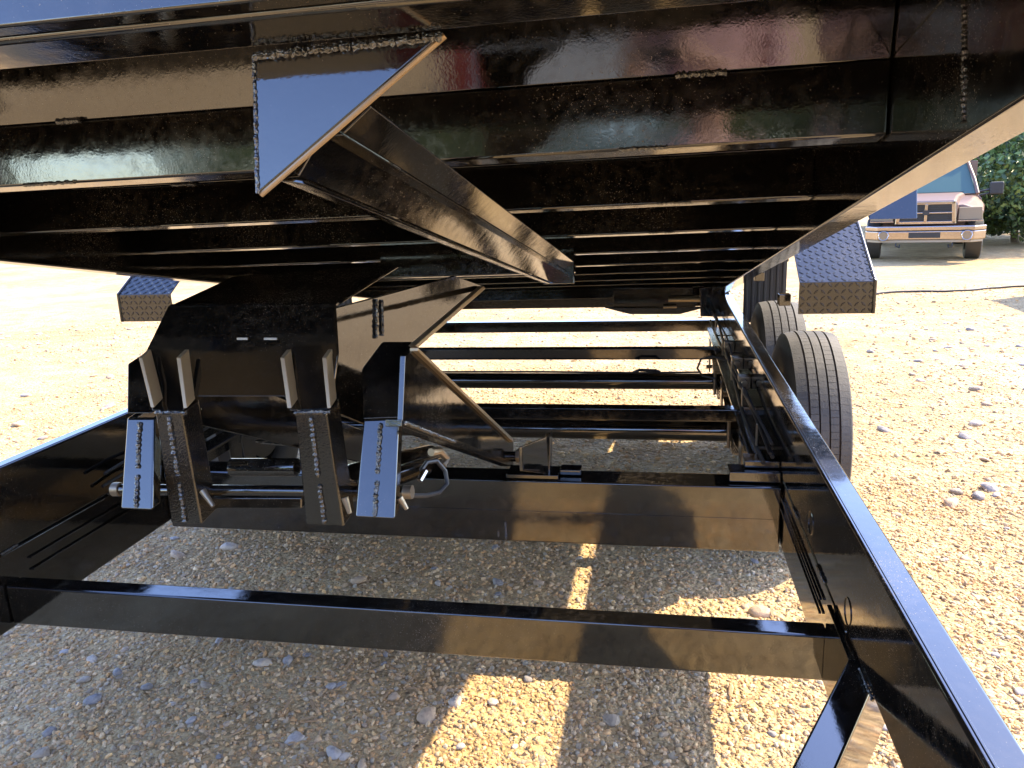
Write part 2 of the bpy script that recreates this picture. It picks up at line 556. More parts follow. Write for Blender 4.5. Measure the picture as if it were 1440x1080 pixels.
# end beam with hinge blocks
mb = MB(); mb.box((-1.70, 5.03, .60), (.43, 5.11, .715)); mb.build('rear_beam', PT, trailer, bevel=.005)
mb = MB(); mb.prism([(-0.2892, 4.9300, 0.7420), (0.1999, 4.9300, 0.7331), (0.2145, 4.9300, 0.6101), (-0.2903, 4.9300, 0.6169)], (0, .08, 0)); mb.build('hinge_block', PT, trailer, bevel=.006)
mb = MB(); mb.prism([(-0.3430, 4.9200, 0.6147), (0.2652, 4.9200, 0.6066), (0.1204, 4.9200, 0.5687), (-0.1841, 4.9200, 0.5722)], (0, .06, 0)); mb.build('hitch_plate', M['paint_rough'], trailer, bevel=.003)
mb = MB(); mb.prism([(0.2319, 4.8000, 0.7445), (0.4036, 4.8000, 0.7624), (0.4167, 4.8000, 0.5671), (0.2389, 4.8000, 0.5733)], (0, .04, 0)); mb.build('hinge_plate', PT, trailer, bevel=.004)
mb = MB(); mb.tube([(.05, 4.90, .665), (.33, 4.90, .665)], .018, 14); mb.tube([(.02, 4.90, .62), (.10, 4.90, .62)], .010, 10); mb.build('hinge_pin', M['bare'], trailer, smooth=True)

# inner longitudinal spring carriers with hangers, leaf springs and axles
for sgn in (1, -1):
    def mx(x):
        return x if sgn == 1 else -1.268 - x
    def bx(mb, a, b_):
        x0, x1 = sorted((mx(a[0]), mx(b_[0])))
        mb.box((x0, a[1], a[2]), (x1, b_[1], b_[2]))
    mb = MB(); bx(mb, (.335, 2.32, .44), (.3455, 4.75, .515)); bx(mb, (.275, 2.32, .505), (.3455, 4.75, .5155)); mb.build('spring_carrier', M['paint_rough'], trailer, bevel=.002)
    for y in (2.62, 3.50, 4.40):
        mb = MB()
        for xx in (.268, .326):
            mb.prism([(mx(xx), y - .05, .503), (mx(xx), y + .05, .503), (mx(xx), y + .03, .33), (mx(xx), y - .03, .33)], (.008 * sgn, 0, 0))
        mb.tube([(mx(.255), y, .355), (mx(.345), y, .355)], .011, 10)
        mb.build('spring_hanger', M['paint_rough'], trailer, bevel=.002)
    for yc in (3.10, 3.93):
        mb = MB()
        for k in range(5):
            hl = .37 - .065 * k
            pts = [(t * hl, .36 - .0 + .045 * (t * t) * (hl / .37) ** 2 - .014 * (k + 1) + .03) for t in (-1, -.6, -.2, .2, .6, 1)]
            poly = [(mx(.277), yc + a, z + .008) for a, z in pts] + [(mx(.277), yc + a, z) for a, z in reversed(pts)]
            mb.prism(poly, (.046 * sgn, 0, 0))
        mb.build('leaf_spring', M['paint_rough'], trailer, bevel=.0015)
        mb = MB()
        for dy in (-.045, .045):
            mb.tube([(mx(.268), yc + dy, .33), (mx(.268), yc + dy, .45)], .007, 8); mb.tube([(mx(.332), yc + dy, .33), (mx(.332), yc + dy, .45)], .007, 8)
        mb.box((min(mx(.26), mx(.34)), yc - .06, .442), (max(mx(.26), mx(.34)), yc + .06, .452))
        mb.build('u_bolt', M['bare'], trailer, smooth=True)
for yc in (3.10, 3.93):
    mb = MB(); mb.tube([(-1.74, yc, .385), (.47, yc, .385)], .041, 20)
    ax_ = mb.build('axle', PT, trailer, smooth=True)
    mb = MB(); mb.tube([(-1.3, yc - .035, .44), (-.6, yc - .038, .442), (-.1, yc - .035, .437), (.2, yc - .03, .44)], .005, 6)
    mb.tube([(-.13, yc - .04, .44), (-.1, yc - .05, .455), (-.02, yc - .05, .452), (.0, yc - .03, .44)], .008, 6)
    mb.build('brake_line', M['hose'], ax_, smooth=True)

# electric / hydraulic lines along the right rail
for k, (dx, dz, r_) in enumerate(((.0, .0, .006), (.012, .015, .005), (.004, .03, .0045), (.018, -.02, .007))):
    pts = []
    for i in range(30):
        y = 2.25 + i * .085
        pts.append((.318 - dx + .008 * math.sin(y * 3 + k), y, .575 + dz + .008 * math.sin(y * 4.3 + k * 2)))
    mb = MB(); mb.tube(pts, r_, 7); mb.build('hose', M['hose'], trailer, smooth=True)
mb = MB(); mb.tube([(.30, 3.62, .56), (.24, 3.66, .57), (.19, 3.7, .55), (.175, 3.72, .50), (.20, 3.74, .46), (.26, 3.72, .45)], .005, 7); mb.build('hose', M['hose'], trailer, smooth=True)
for (y, z) in ((3.05, .60), (3.35, .61), (3.75, .60)):
    mb = MB(); mb.box((.300, y, z - .03), (.3455, y + .05, z + .02)); mb.tube([(.32, y - .03, z), (.32, y, z)], .014, 8); mb.build('junction_fitting', M['bare'], trailer, bevel=.003)

for k, (x0, zz) in enumerate(((-1.600, .56), (-1.590, .60))):
    mb = MB(); mb.tube([(x0 + .006 * math.sin(i * .9 + k), 1.9 + i * .1, zz + .007 * math.sin(i * 1.3)) for i in range(28)], .005, 7); mb.build('hose', M['hose'], trailer, smooth=True)
for i, y in enumerate((2.40, 2.85, 3.3, 3.8, 4.3)):
    mb = MB(); mb.box((.296, y, .545), (.3455, y + .012, .552)); mb.box((.292, y, .545), (.297, y + .012, .625)); mb.build('hose_clip', M['bare'], trailer, bevel=.001)

# ---- wheels
def wheel(xc, yc, side):
    w = .085; Rr = .392; zc = .392
    t = MB()
    NS = 88
    # carcass lathe (sidewall)
    prof = [(-.062, .212), (-.088, .232), (-.103, .275), (-.106, .315), (-.098, .355), (-.085, .376), (-.06, Rr - .009), (.06, Rr - .009), (.085, .376), (.098, .355), (.106, .315), (.103, .275), (.088, .232), (.062, .212)]
    vs = []; fs = []; mi = []
    for i in range(NS):
        a = 2 * math.pi * i / NS
        for (x, r_) in prof:
            vs.append((xc + x, yc + r_ * math.cos(a), zc + r_ * math.sin(a)))
    n = len(prof)
    for i in range(NS):
        j = (i + 1) % NS
        for k in range(n):
            k2 = (k + 1) % n
            fs.append((i * n + k, i * n + k2, j * n + k2, j * n + k)); mi.append(0 if not (5 <= k <= 7) else 1)
    t.v = vs; t.f = fs; t.mi = mi
    tyre = t.build('tyre', [M['sidewall'], M['groove']], trailer, smooth=True)
    # five tread ribs cut into blocks by fine sipes
    t = MB()
    ribs = [(-.088, -.053), (-.046, -.019), (-.0135, .0135), (.019, .046), (.053, .088)]
    NB = 96
    for ri, (x0, x1) in enumerate(ribs):
        for i in range(NB):
            a0_ = 2 * math.pi * (i + (.03 if ri in (1, 3) else .012) + ri * .2) / NB; a1_ = 2 * math.pi * (i + 1 - (.03 if ri in (1, 3) else .012) + ri * .2) / NB
            def pt(x, r_, a):
                return (xc + x, yc + r_ * math.cos(a), zc + r_ * math.sin(a))
            def rad(x):
                return Rr - .0006 - .009 * (abs(x) / .088) ** 3
            p = [pt(x0, Rr - .022, a0_), pt(x1, Rr - .022, a0_), pt(x1, Rr - .022, a1_), pt(x0, Rr - .022, a1_),
                 pt(x0, rad(x0), a0_), pt(x1, rad(x1), a0_), pt(x1, rad(x1), a1_), pt(x0, rad(x0), a1_)]
            t.hexa(p)
    o = t.build('tread', M['tread'], tyre)
    o['kind'] = 'stuff'
    # rim
    t = MB()
    so = -side
    t.tube([(xc - .06, yc, zc), (xc - .055, yc, zc), (xc + .055, yc, zc), (xc + .06, yc, zc)], [.214, .205, .205, .214], 40, cap=False)
    t.tube([(xc + side * .02, yc, zc), (xc + side * .045, yc, zc)], [.200, .11], 32)
    t.tube([(xc - side * .07, yc, zc), (xc + side * .085, yc, zc)], .055, 20)
    for k in range(8):
        a = k * math.pi / 4
        t.tube([(xc + side * .03, yc + .085 * math.cos(a), zc + .085 * math.sin(a)), (xc + side * .062, yc + .085 * math.cos(a), zc + .085 * math.sin(a))], .011, 6)
    t.build('rim', PT, trailer, smooth=True)
    t = MB(); t.tube([(xc - side * .03, yc, zc), (xc - side * .095, yc, zc)], .155, 28)
    t.build('brake_drum', M['paint_rough'], trailer, smooth=True)

for (xc, side) in ((.560, 1), (-1.828, -1)):
    for yc in (3.10, 3.93):
        wheel(xc, yc, side)

# ---- fenders of tread plate, open below, sloping at the front and the rear
def lozenge(mb, c, u, v, n, L=.016, Wd=.0042, hgt=.0022):
    c = Vector(c); u = u * L; v = v * Wd; n = n * hgt
    pts = [c - u, c - v, c + u, c + v]
    top = [c - u * .6 + n, c - v * .45 + n, c + u * .6 + n, c + v * .45 + n]
    mb.add(pts + top, [(4, 5, 6, 7), (0, 1, 5, 4), (1, 2, 6, 5), (2, 3, 7, 6), (3, 0, 4, 7)])

def fender(x0, x1, tagpos):
    zb, zf, zt = .925, 1.028, 1.222
    prof = [(2.65, zb), (2.65, zf), (2.97, zt), (4.02, zt), (4.42, zf), (4.42, zb)]
    mb = MB()
    th = .004
    top = []
    for (y, z) in prof:
        top.append((y, z))
    for i in range(5):
        (ya, za), (yb_, zb2) = prof[i], prof[i + 1]
        d = Vector((0, yb_ - ya, zb2 - za)).normalized(); nn = Vector((0, -d.z, d.y))
        a = Vector((x0, ya, za)); b_ = Vector((x0, yb_, zb2))
        mb.prism([a, b_, b_ - nn * th, a - nn * th], (x1 - x0, 0, 0))
    outer = x1 if x1 > 0 else x0
    so = -1 if x1 > 0 else 1
    mb.prism([(outer, y, z) for (y, z) in prof[1:5]] + [(outer, y, z - .035) for (y, z) in reversed(prof[1:5])], (so * .004, 0, 0))
    # rolled edge bead
    mb.tube([(outer, y, z) for (y, z) in prof], .006, 8)
    f = mb.build('fender', M['plate'], trailer, bevel=.0015)
    lz = MB()
    s = .0195
    for i in range(3):
        (ya, za), (yb_, zb2) = prof[i], prof[i + 1]
        a = Vector((0, ya, za)); dv = Vector((0, yb_ - ya, zb2 - za)); L = dv.length; dv.normalize()
        nn = Vector((0, -dv.z, dv.y)); ux = Vector((1, 0, 0))
        ny = int(L / s); nxx = int((x1 - x0) / s)
        for j in range(ny):
            for k in range(nxx):
                c = Vector((x0 + (k + .5) * (x1 - x0) / nxx, 0, 0)) + a + dv * ((j + .5) * L / ny)
                sg = 1 if (j + k) % 2 else -1
                u = (ux + dv * sg).normalized(); v = (ux - dv * sg).normalized()
                lozenge(lz, c, u, v, nn, L=.0108, Wd=.0034, hgt=.0022)
    o = lz.build('tread_bars', M['plate'], f); o['kind'] = 'stuff'
    # bracket
    inner = x0 if x1 > 0 else x1
    for y in (2.8, 3.52, 4.25):
        mb = MB()
        xa, xb = sorted((inner, .40 if x1 > 0 else -1.668))
        mb.box((xa, y, .93), (xb, y + .04, .97))
        mb.build('fender_bracket', PT, trailer, bevel=.003)
    return f
fender(.440, .668, 1)
fender(-2.02, -1.80, -1)
# mud flaps hanging at the rear of the fenders
for (xa, xb) in ((.445, .665), (-2.015, -1.805)):
    mb = MB(); mb.box((xa, 4.405, .60), (xb, 4.413, .985)); fl = mb.build('mud_flap', M['hose'], trailer, bevel=.002)
    for k in range(7):
        xx = xa + (k + .5) * (xb - xa) / 7
        mb = MB(); mb.box((xx - .006, 4.398, .61), (xx + .006, 4.4045, .975)); mb.build('flap_rib', M['hose'], fl, bevel=.002)
# side step panel hanging outside the bed above the fender
mb = MB(); mb.prism([(0.8172, 3.4000, 1.1818), (0.9963, 3.4000, 1.1786), (1.0040, 3.4600, 1.3034), (0.8232, 3.4600, 1.3108)], (0, .02, .01)); mb.build('side_panel', PT, trailer, bevel=.003)
# small amber marker and lamp on the right fender
mb = MB(); mb.box((.50, 3.25, 1.224), (.60, 3.32, 1.265)); mk = mb.build('marker_box', M['plate'], trailer, bevel=.006)
m_l = mat('lens_clear', (.75, .78, .82), .15)
mb = MB(); mb.box((.515, 3.246, 1.232), (.545, 3.2495, 1.256)); mb.box((.56, 3.246, 1.232), (.585, 3.2495, 1.256)); mb.build('lens', m_l, mk, bevel=.002)

# ---- the raised bed. Bed space: X, v along the bed (rearwards), n height above the camera-side datum plane
TH = R(9.98)
def bed(X, v, n):
    n = n + .009 * (X - .31)
    return Vector((X, v * math.cos(TH) + n * math.sin(TH), 1.35 - v * math.sin(TH) + n * math.cos(TH)))
BXR, BXL = .310, -1.61
BOR, BOL = .369, -1.669
NS_, NR, NM, NF = .197, .265, .362, .465
PB = M['paint_bed']
VE = 5.05
def bprism(mb, polyXn, v0, v1):
    """constant cross-section in (X, n) run along v"""
    k = len(polyXn)
    vs = [bed(x, v0, n) for x, n in polyXn] + [bed(x, v1, n) for x, n in polyXn]
    fs = [tuple(range(k)), tuple(range(2 * k - 1, k - 1, -1))] + [(i, (i + 1) % k, k + (i + 1) % k, k + i) for i in range(k)]
    mb.add(vs, fs)
def bcross(mb, polyvn, X0=BXL + .001, X1=BXR - .001):
    k = len(polyvn)
    vs = [bed(X0, v, n) for v, n in polyvn] + [bed(X1, v, n) for v, n in polyvn]
    fs = [tuple(range(k)), tuple(range(2 * k - 1, k - 1, -1))] + [(i, (i + 1) % k, k + (i + 1) % k, k + i) for i in range(k)]
    mb.add(vs, fs)
mb = MB(); bprism(mb, [(BXL - .01, NF), (BXR + .01, NF), (BXR + .01, NF + .006), (BXL - .01, NF + .006)], .62, VE)
dbed = mb.build('dump_bed', PB, trailer, bevel=.001)
def bpart(mb, name, mt=PB, **kw):
    return mb.build(name, mt, dbed, **kw)
mb = MB(); bprism(mb, [(BXR, NS_), (BOR, NS_), (BOR, NF + .10), (BXR, NF + .10)], .62, VE); bpart(mb, 'side_beam', bevel=.004, seg=3)
mb = MB(); bprism(mb, [(BOL, NS_), (BXL, NS_), (BXL, NF + .10), (BOL, NF + .10)], .62, VE); bpart(mb, 'side_beam', bevel=.004, seg=3)
mb = MB(); bprism(mb, [(BOR - .03, NF + .101), (BOR, NF + .101), (BOR, NF + .52), (BOR - .03, NF + .52)], .62, VE); bpart(mb, 'side_wall', bevel=.002)
mb = MB(); bprism(mb, [(BOL, NF + .101), (BOL + .03, NF + .101), (BOL + .03, NF + .52), (BOL, NF + .52)], .62, VE); bpart(mb, 'side_wall', bevel=.002)
# front wall and front cross beam
mb = MB(); bcross(mb, [(.598, NR + .004), (.619, NR + .004), (.619, NF + .52), (.598, NF + .52)], BOL, BOR); bpart(mb, 'front_wall', bevel=.003)
mb = MB(); bcross(mb, [(.6205, NR), (.684, NR), (.672, NF - .001), (.6205, NF - .001)]); bpart(mb, 'front_beam', bevel=.006, seg=3)
mb = MB(); bcross(mb, [(VE + .001, NS_), (VE + .03, NS_), (VE + .03, NF + .5), (VE + .001, NF + .5)], BOL, BOR); bpart(mb, 'tailgate', bevel=.003)
# cross ribs
LEAN = .24
vr = [1.19, 1.715, 2.23, 2.76, 3.28, 3.80, 4.32, 4.80]
ribm = None
for v in vr:
    mb = MB()
    l0, l1 = ((.17, .33) if v < 1.3 else (.0, .0))
    vm = v - l0 * (NM - NR)
    bcross(mb, [(v, NR), (v + .045, NR), (v + .045, NM), (vm, NM)])
    rb = bpart(mb, 'bed_rib', bevel=.004, seg=3)
    mb = MB()
    o_ = .006
    bcross(mb, [(vm + o_, NM + .002), (v + .045, NM + .002), (v + .045, NF - .001), (vm - l1 * (NF - NM) + o_, NF - .001)])
    bpart(mb, 'rib_web', bevel=.003, seg=2)
    if v < 3:
        mb = MB()
        for (xa, L) in ((random.uniform(-1.3, -1.0), .10), (random.uniform(-.1, .0), .07)):
            mb.bead(bed(xa, v - .002, NR + .001), bed(xa + L, v - .002, NR + .001), .0035)
        for (xa, L) in (((-.99, .045), (.02, .07)) if v < 1.3 else ((random.uniform(-1.2, -.9), .06),)):
            mb.bead(bed(xa, vm - .001, NM), bed(xa + L, vm - .001, NM), .005)
        mb.build('weld_bead', M['weld'], dbed)
# vertical weld at the right end of the near rib and a corner gusset
mb = MB(); mb.bead((0.3095, 0.9597, 1.5225), (0.3095, 0.9296, 1.4005), .0028, .003); bpart(mb, 'weld_bead', M['weld'])
mb = MB(); mb.tube([(0.3100, 1.2294, 1.5059), (0.3100, 1.0302, 1.5384)], .0012, 6); bpart(mb, 'seam_line')
mb = MB(); mb.bead(bed(-1.60, .70, NR + .02), bed(-1.60, .70, NM), .004); bpart(mb, 'weld_bead', M['weld'])

# triangular gusset plate at the bed's front
def bv(t):
    return bed(*t)
q0 = (-0.3706, 0.6900, 0.2626); q1 = (-0.1901, 0.6900, 0.2654); q2 = (-0.3713, 0.6900, 0.1349)
q1b = (-0.1966, 0.6900, 0.2659)
mb = MB()
pp = [bv(q0), bv(q1), bv(q2)]
mb.prism(pp, (0, .010, -.0018)); gpl = bpart(mb, 'gusset_plate', PT, bevel=.0018)
mb = MB(); mb.tube([Vector(pp[1]) + Vector((.001, .004, -.001)), Vector(pp[2]) + Vector((.001, .004, -.001))], .003, 8); mb.build('plate_edge_glint', M['edge'], dbed, smooth=True)  # strip along the sloping edge, its ground reflection painted tan
mb = MB(); mb.bead(Vector(pp[0]) + Vector((0, -.004, -.003)), Vector(pp[1]) + Vector((0, -.004, -.003)), .0045, .003); bpart(mb, 'weld_bead', M['weld'])
mb = MB(); mb.bead(Vector(pp[0]) + Vector((0, -.001, 0)), Vector(pp[2]) + Vector((0, -.001, 0)), .002, .003); bpart(mb, 'weld_bead', M['weld'])
# folded hoist beam behind the gusset: two angled flanges and the sloping web between
def strip(name, sec, v0, v1, bev=.0015):
    mb = MB(); bprism(mb, sec, v0, v1); return bpart(mb, name, PT, bevel=bev)
strip('beam_flange', [(-.262, .211), (-.290, .188), (-.296, .193), (-.268, .216)], .703, 2.44)
strip('beam_flange', [(-.290, .1865), (-.310, .1865), (-.310, .1915), (-.2965, .1915)], .703, 2.44)
strip('beam_web', [(-.308, .192), (-.336, .151), (-.341, .156), (-.313, .197)], .703, 2.44)
strip('beam_flange', [(-.330, .143), (-.358, .149), (-.358, .154), (-.332, .148)], .703, 2.40)
mb = MB(); bcross(mb, [(2.441, .145), (2.452, .145), (2.452, NR), (2.441, NR)], -.358, -.262); bpart(mb, 'end_plate', PT, bevel=.002)
mb = MB(); bcross(mb, [(2.46, .18), (2.50, .18), (2.50, NR), (2.46, NR)], -.9, -.262); bpart(mb, 'hoist_cross_tube', PT, bevel=.004)

# ---- scissor hoist
PR = M['paint_rough']
def poly(mb, pts, vec):
    mb.prism(pts, vec)
mb = MB()
poly(mb, [(-0.9879, 1.4400, 1.1495), (-0.6268, 1.4400, 1.1488), (-0.5894, 1.3450, 1.0664), (-0.5958, 1.3050, 0.9734), (-0.6750, 1.3050, 0.9697), (-0.6884, 1.3150, 0.9943), (-0.8908, 1.3150, 0.9927), (-0.8944, 1.3050, 0.9672), (-0.9611, 1.3050, 0.9665), (-0.9986, 1.3450, 1.0559)], (0, .012, .004))
hoist = mb.build('hoist', PT, trailer, bevel=.002)
def hp(mb, name, mt=PT, **kw):
    return mb.build(name, mt, hoist, **kw)
# flange edges of the two channel arms, their ground-reflection glint painted tan
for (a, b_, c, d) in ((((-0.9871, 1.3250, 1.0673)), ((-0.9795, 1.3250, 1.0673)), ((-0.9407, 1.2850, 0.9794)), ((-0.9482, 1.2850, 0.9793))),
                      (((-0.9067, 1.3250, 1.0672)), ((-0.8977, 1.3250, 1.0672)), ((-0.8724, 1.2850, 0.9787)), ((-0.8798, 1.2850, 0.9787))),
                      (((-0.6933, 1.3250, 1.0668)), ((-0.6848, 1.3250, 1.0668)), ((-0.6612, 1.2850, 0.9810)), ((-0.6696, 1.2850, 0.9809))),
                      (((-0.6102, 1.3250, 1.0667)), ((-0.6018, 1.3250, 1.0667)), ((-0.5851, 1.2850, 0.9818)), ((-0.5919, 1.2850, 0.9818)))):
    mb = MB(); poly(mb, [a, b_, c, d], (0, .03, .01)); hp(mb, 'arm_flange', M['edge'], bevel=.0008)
# side cheeks running back from the front plate
mb = MB(); poly(mb, [(-1.0023, 1.3500, 1.0548), (-0.9648, 1.3100, 0.9650), (-0.9948, 1.4500, 1.1481)], (.0, .30, -.02)); hp(mb, 'side_cheek', bevel=.002)
mb = MB(); poly(mb, [(-0.9879, 1.4400, 1.1495), (-0.6268, 1.4400, 1.1488), (-0.6464, 1.9000, 1.1825), (-1.0966, 1.9000, 1.1633)], (0, 0, -.008)); hp(mb, 'top_plate', bevel=.002)
# upper link plate and lower link plate on the right
mb = MB(); poly(mb, [(-0.6336, 1.4643, 1.1382), (-0.5930, 1.5874, 1.1420), (-0.4960, 1.8812, 1.1530), (-0.4520, 2.0145, 1.1094), (-0.5513, 1.7138, 1.0118), (-0.5766, 1.6371, 0.9557), (-0.6116, 1.5308, 0.8711), (-0.6458, 1.4272, 0.9352)], (-.010, .0017, 0)); up = hp(mb, 'upper_link', bevel=.0015)
mb = MB(); mb.bead((-0.5922, 1.5805, 1.1399), (-0.5957, 1.5701, 1.0560), .0042, .005); mb.bead((-0.5864, 1.5983, 1.1343), (-0.5886, 1.5914, 1.0582), .0038, .005); mb.build('weld_bead', M['weld'], hoist)
mb = MB(); poly(mb, [(-0.4500, 1.3245, 1.0705), (-0.4500, 1.4021, 1.0678), (-0.4500, 2.3065, 0.5937), (-0.4500, 2.2885, 0.5129), (-0.4500, 1.2812, 0.9554)], (-.010, 0, 0)); hp(mb, 'lower_link', bevel=.0015)
mb = MB(); poly(mb, [(-0.4400, 1.3713, 1.0754), (-0.4400, 2.2557, 0.6127), (-0.4400, 2.2533, 0.6020), (-0.4400, 1.3698, 1.0690)], (-.016, 0, 0)); hp(mb, 'link_flange', M['edge'], bevel=.001)  # tan colour stands in for sunlit ground reflected by the flange
mb = MB(); poly(mb, [(-0.4480, 1.9802, 1.1154), (-0.4480, 2.0038, 1.1051), (-0.4480, 1.3962, 1.0704), (-0.4480, 1.3799, 1.0777)], (-.014, 0, 0)); hp(mb, 'link_flange', M['edge'], bevel=.001)  # reflected ground painted tan here too
mb = MB(); poly(mb, [(-0.4400, 1.2508, 0.9725), (-0.4400, 2.1966, 0.5622), (-0.4400, 2.1928, 0.5454), (-0.4400, 1.2480, 0.9605)], (-.03, 0, 0)); hp(mb, 'link_flange', M['spatter'], bevel=.001)
mb = MB(); mb.bead((-0.4380, 1.2550, 0.9661), (-0.4380, 1.5798, 0.8231), .004, .004); mb.build('weld_bead', M['weld'], hoist)
# the same links on the far side and the connecting body between, unseen from the front
for X_, nm in ((-.90, 'upper_link'),):
    mb = MB(); poly(mb, [(X_, 1.40, 1.10), (X_, 1.95, 1.16), (X_, 1.99, 1.11), (X_, 1.40, 1.02)], (-.01, 0, 0)); hp(mb, nm, bevel=.0015)
    mb = MB(); poly(mb, [(X_, 1.36, 1.05), (X_, 2.30, .60), (X_, 2.29, .50), (X_, 1.30, .95)], (-.01, 0, 0)); hp(mb, 'lower_link', bevel=.0015)
# hydraulic cylinder barrel between the links
mb = MB(); mb.tube([(-.72, 1.60, .705), (-.72, 1.66, .69), (-.70, 2.20, .56)], [.022, .045, .045], 24); mb.tube([(-.66, 1.42, .79), (-.70, 1.60, .71)], [.004, .018], 16); hp(mb, 'hydraulic_cylinder', smooth=True)
# inner clevis legs
def leg(pts, y0, y1, name, mt, dy=.055, bead=True):
    (a, b_, c, d) = pts
    mb = MB(); mb.prism([a, b_, c, d], (0, dy, dy * .15)); o = hp(mb, name, mt, bevel=.004)
    if bead:
        t = (Vector(a) + Vector(b_)) / 2; u = (Vector(c) + Vector(d)) / 2
        mb = MB()
        k = t.lerp(u, .04); 
        mb.bead(k + Vector((0, -.002, 0)), t.lerp(u, .55) + Vector((0, -.002, 0)), .0045, .005)
        mb.bead(t.lerp(u, .62) + Vector((0, -.002, 0)), t.lerp(u, .97) + Vector((0, -.002, 0)), .0045, .005)
        mb.build('weld_bead', M['weld'], hoist)
    return o
leg(((-0.9482, 1.2950, 0.9666), (-0.8910, 1.2950, 0.9673), (-0.9038, 1.3250, 0.7234), (-0.9735, 1.3250, 0.7237)), 0, 0, 'clevis_leg', M['spatter'], .06)
leg(((-0.6616, 1.2950, 0.9700), (-0.5974, 1.2950, 0.9708), (-0.5996, 1.3250, 0.7314), (-0.6792, 1.3250, 0.7326)), 0, 0, 'clevis_leg', M['spatter'], .06)
mb = MB(); mb.bead((-0.9504, 1.2980, 0.9657), (-0.8841, 1.2980, 0.9665), .005); mb.bead((-0.6632, 1.2980, 0.9691), (-0.5932, 1.2980, 0.9700), .005); mb.build('weld_bead', M['weld'], hoist)
# outer columns, then the tilted lug plates below them
mb = MB(); poly(mb, [(-1.0866, 1.4200, 1.0335), (-1.0510, 1.4200, 1.0395), (-0.9879, 1.3400, 0.9503), (-1.0449, 1.3400, 0.9496)], (0, .05, .01)); hp(mb, 'outer_column', bevel=.003)
mb = MB(); poly(mb, [(-0.5667, 1.4000, 1.0267), (-0.5385, 1.4400, 1.0690), (-0.4673, 1.4400, 1.0687), (-0.4826, 1.4000, 1.0379), (-0.4704, 1.3300, 0.9513), (-0.5442, 1.3300, 0.9476)], (0, .014, .003)); hp(mb, 'outer_column', bevel=.003)
leg(((-1.0464, 1.3400, 0.9407), (-0.9846, 1.3400, 0.9415), (-0.9651, 1.2650, 0.7773), (-1.0347, 1.2650, 0.7777)), 0, 0, 'lug_plate', PT, .03)
leg(((-0.5428, 1.3300, 0.9476), (-0.4732, 1.3300, 0.9513), (-0.4676, 1.2500, 0.7843), (-0.5433, 1.2500, 0.7855)), 0, 0, 'lug_plate', PT, .03)
# pins and cylinders across
mb = MB(); mb.tube([(-1.1400, 1.3850, 0.7686), (-0.4840, 1.3850, 0.7833)], .0115, 18); hp(mb, 'hoist_pin', smooth=True)
mb = MB(); mb.tube([(-1.1400, 1.3850, 0.7686), (-1.1230, 1.3850, 0.7692)], .015, 12); hp(mb, 'pin_collar', M['bare'], smooth=True)
mb = MB(); mb.tube([(-0.6225, 1.3850, 0.7788), (-0.6134, 1.3850, 0.7791)], .016, 12); hp(mb, 'pin_collar', M['bare'], smooth=True)
mb = MB(); mb.tube([(-0.4943, 1.3850, 0.7829), (-0.4767, 1.3850, 0.7835)], .014, 12); hp(mb, 'pin_collar', M['bare'], smooth=True)
mb = MB(); mb.tube([(-0.9297, 1.5000, 0.7819), (-0.7739, 1.5000, 0.7859)], .020, 18); hp(mb, 'cross_tube', smooth=True)
mb = MB(); poly(mb, [(-0.9258, 1.3800, 0.7585), (-0.7101, 1.3800, 0.7657), (-0.7129, 1.3800, 0.7410), (-0.9100, 1.3800, 0.7337)], (0, .02, 0)); hp(mb, 'spacer_bar', bevel=.003)
# bushings with grease on the clevis ends
for (a, b_) in (((-0.8746, 1.3000, 0.8075), (-0.8498, 1.2900, 0.7799)), ((-0.5767, 1.2900, 0.8068), (-0.5676, 1.2850, 0.7779)), ((-0.4658, 1.2800, 0.8146), (-0.4539, 1.2800, 0.7927))):
    mb = MB(); mb.tube([a, b_], [.007, .004], 10); hp(mb, 'grease_fitting', M['bare'], smooth=True)
# slots and a bracket on the front plate
for (a, b_) in ((333, 349), (371, 390)):
    pass
mb = MB()
mb.prism([(-0.8012, 1.3680, 1.0970), (-0.7788, 1.3680, 1.0969), (-0.7788, 1.3670, 1.0929), (-0.8011, 1.3670, 1.0930)], (0, .004, 0))
hp(mb, 'slot_lip', M['bare']); mb = MB()
mb.prism([(-0.7449, 1.3680, 1.0966), (-0.7185, 1.3680, 1.0965), (-0.7184, 1.3670, 1.0925), (-0.7448, 1.3670, 1.0927)], (0, .004, 0))
hp(mb, 'slot_lip', M['bare'])
# hose loop and fittings at the right of the hoist
mb = MB(); mb.tube([(-0.4940, 1.5000, 0.7852), (-0.4866, 1.5200, 0.7973), (-0.4705, 1.5400, 0.7938), (-0.4558, 1.5500, 0.7678), (-0.4500, 1.5400, 0.7424), (-0.4627, 1.5200, 0.7302), (-0.4789, 1.4800, 0.7377), (-0.4923, 1.4200, 0.7614)], .0050, 8); hp(mb, 'hydraulic_hose', M['hose'], smooth=True)
mb = MB(); mb.tube([(-0.4850, 1.5500, 0.8094), (-0.4747, 1.5800, 0.8026), (-0.4655, 1.6000, 0.7777), (-0.4704, 1.5800, 0.7680)], .009, 8); hp(mb, 'hydraulic_hose', M['bare'], smooth=True)
mb = MB(); mb.tube([(-0.4920, 1.4800, 0.7706), (-0.4846, 1.5000, 0.7854)], .007, 8); hp(mb, 'hose_fitting', M['chrome'], smooth=True)
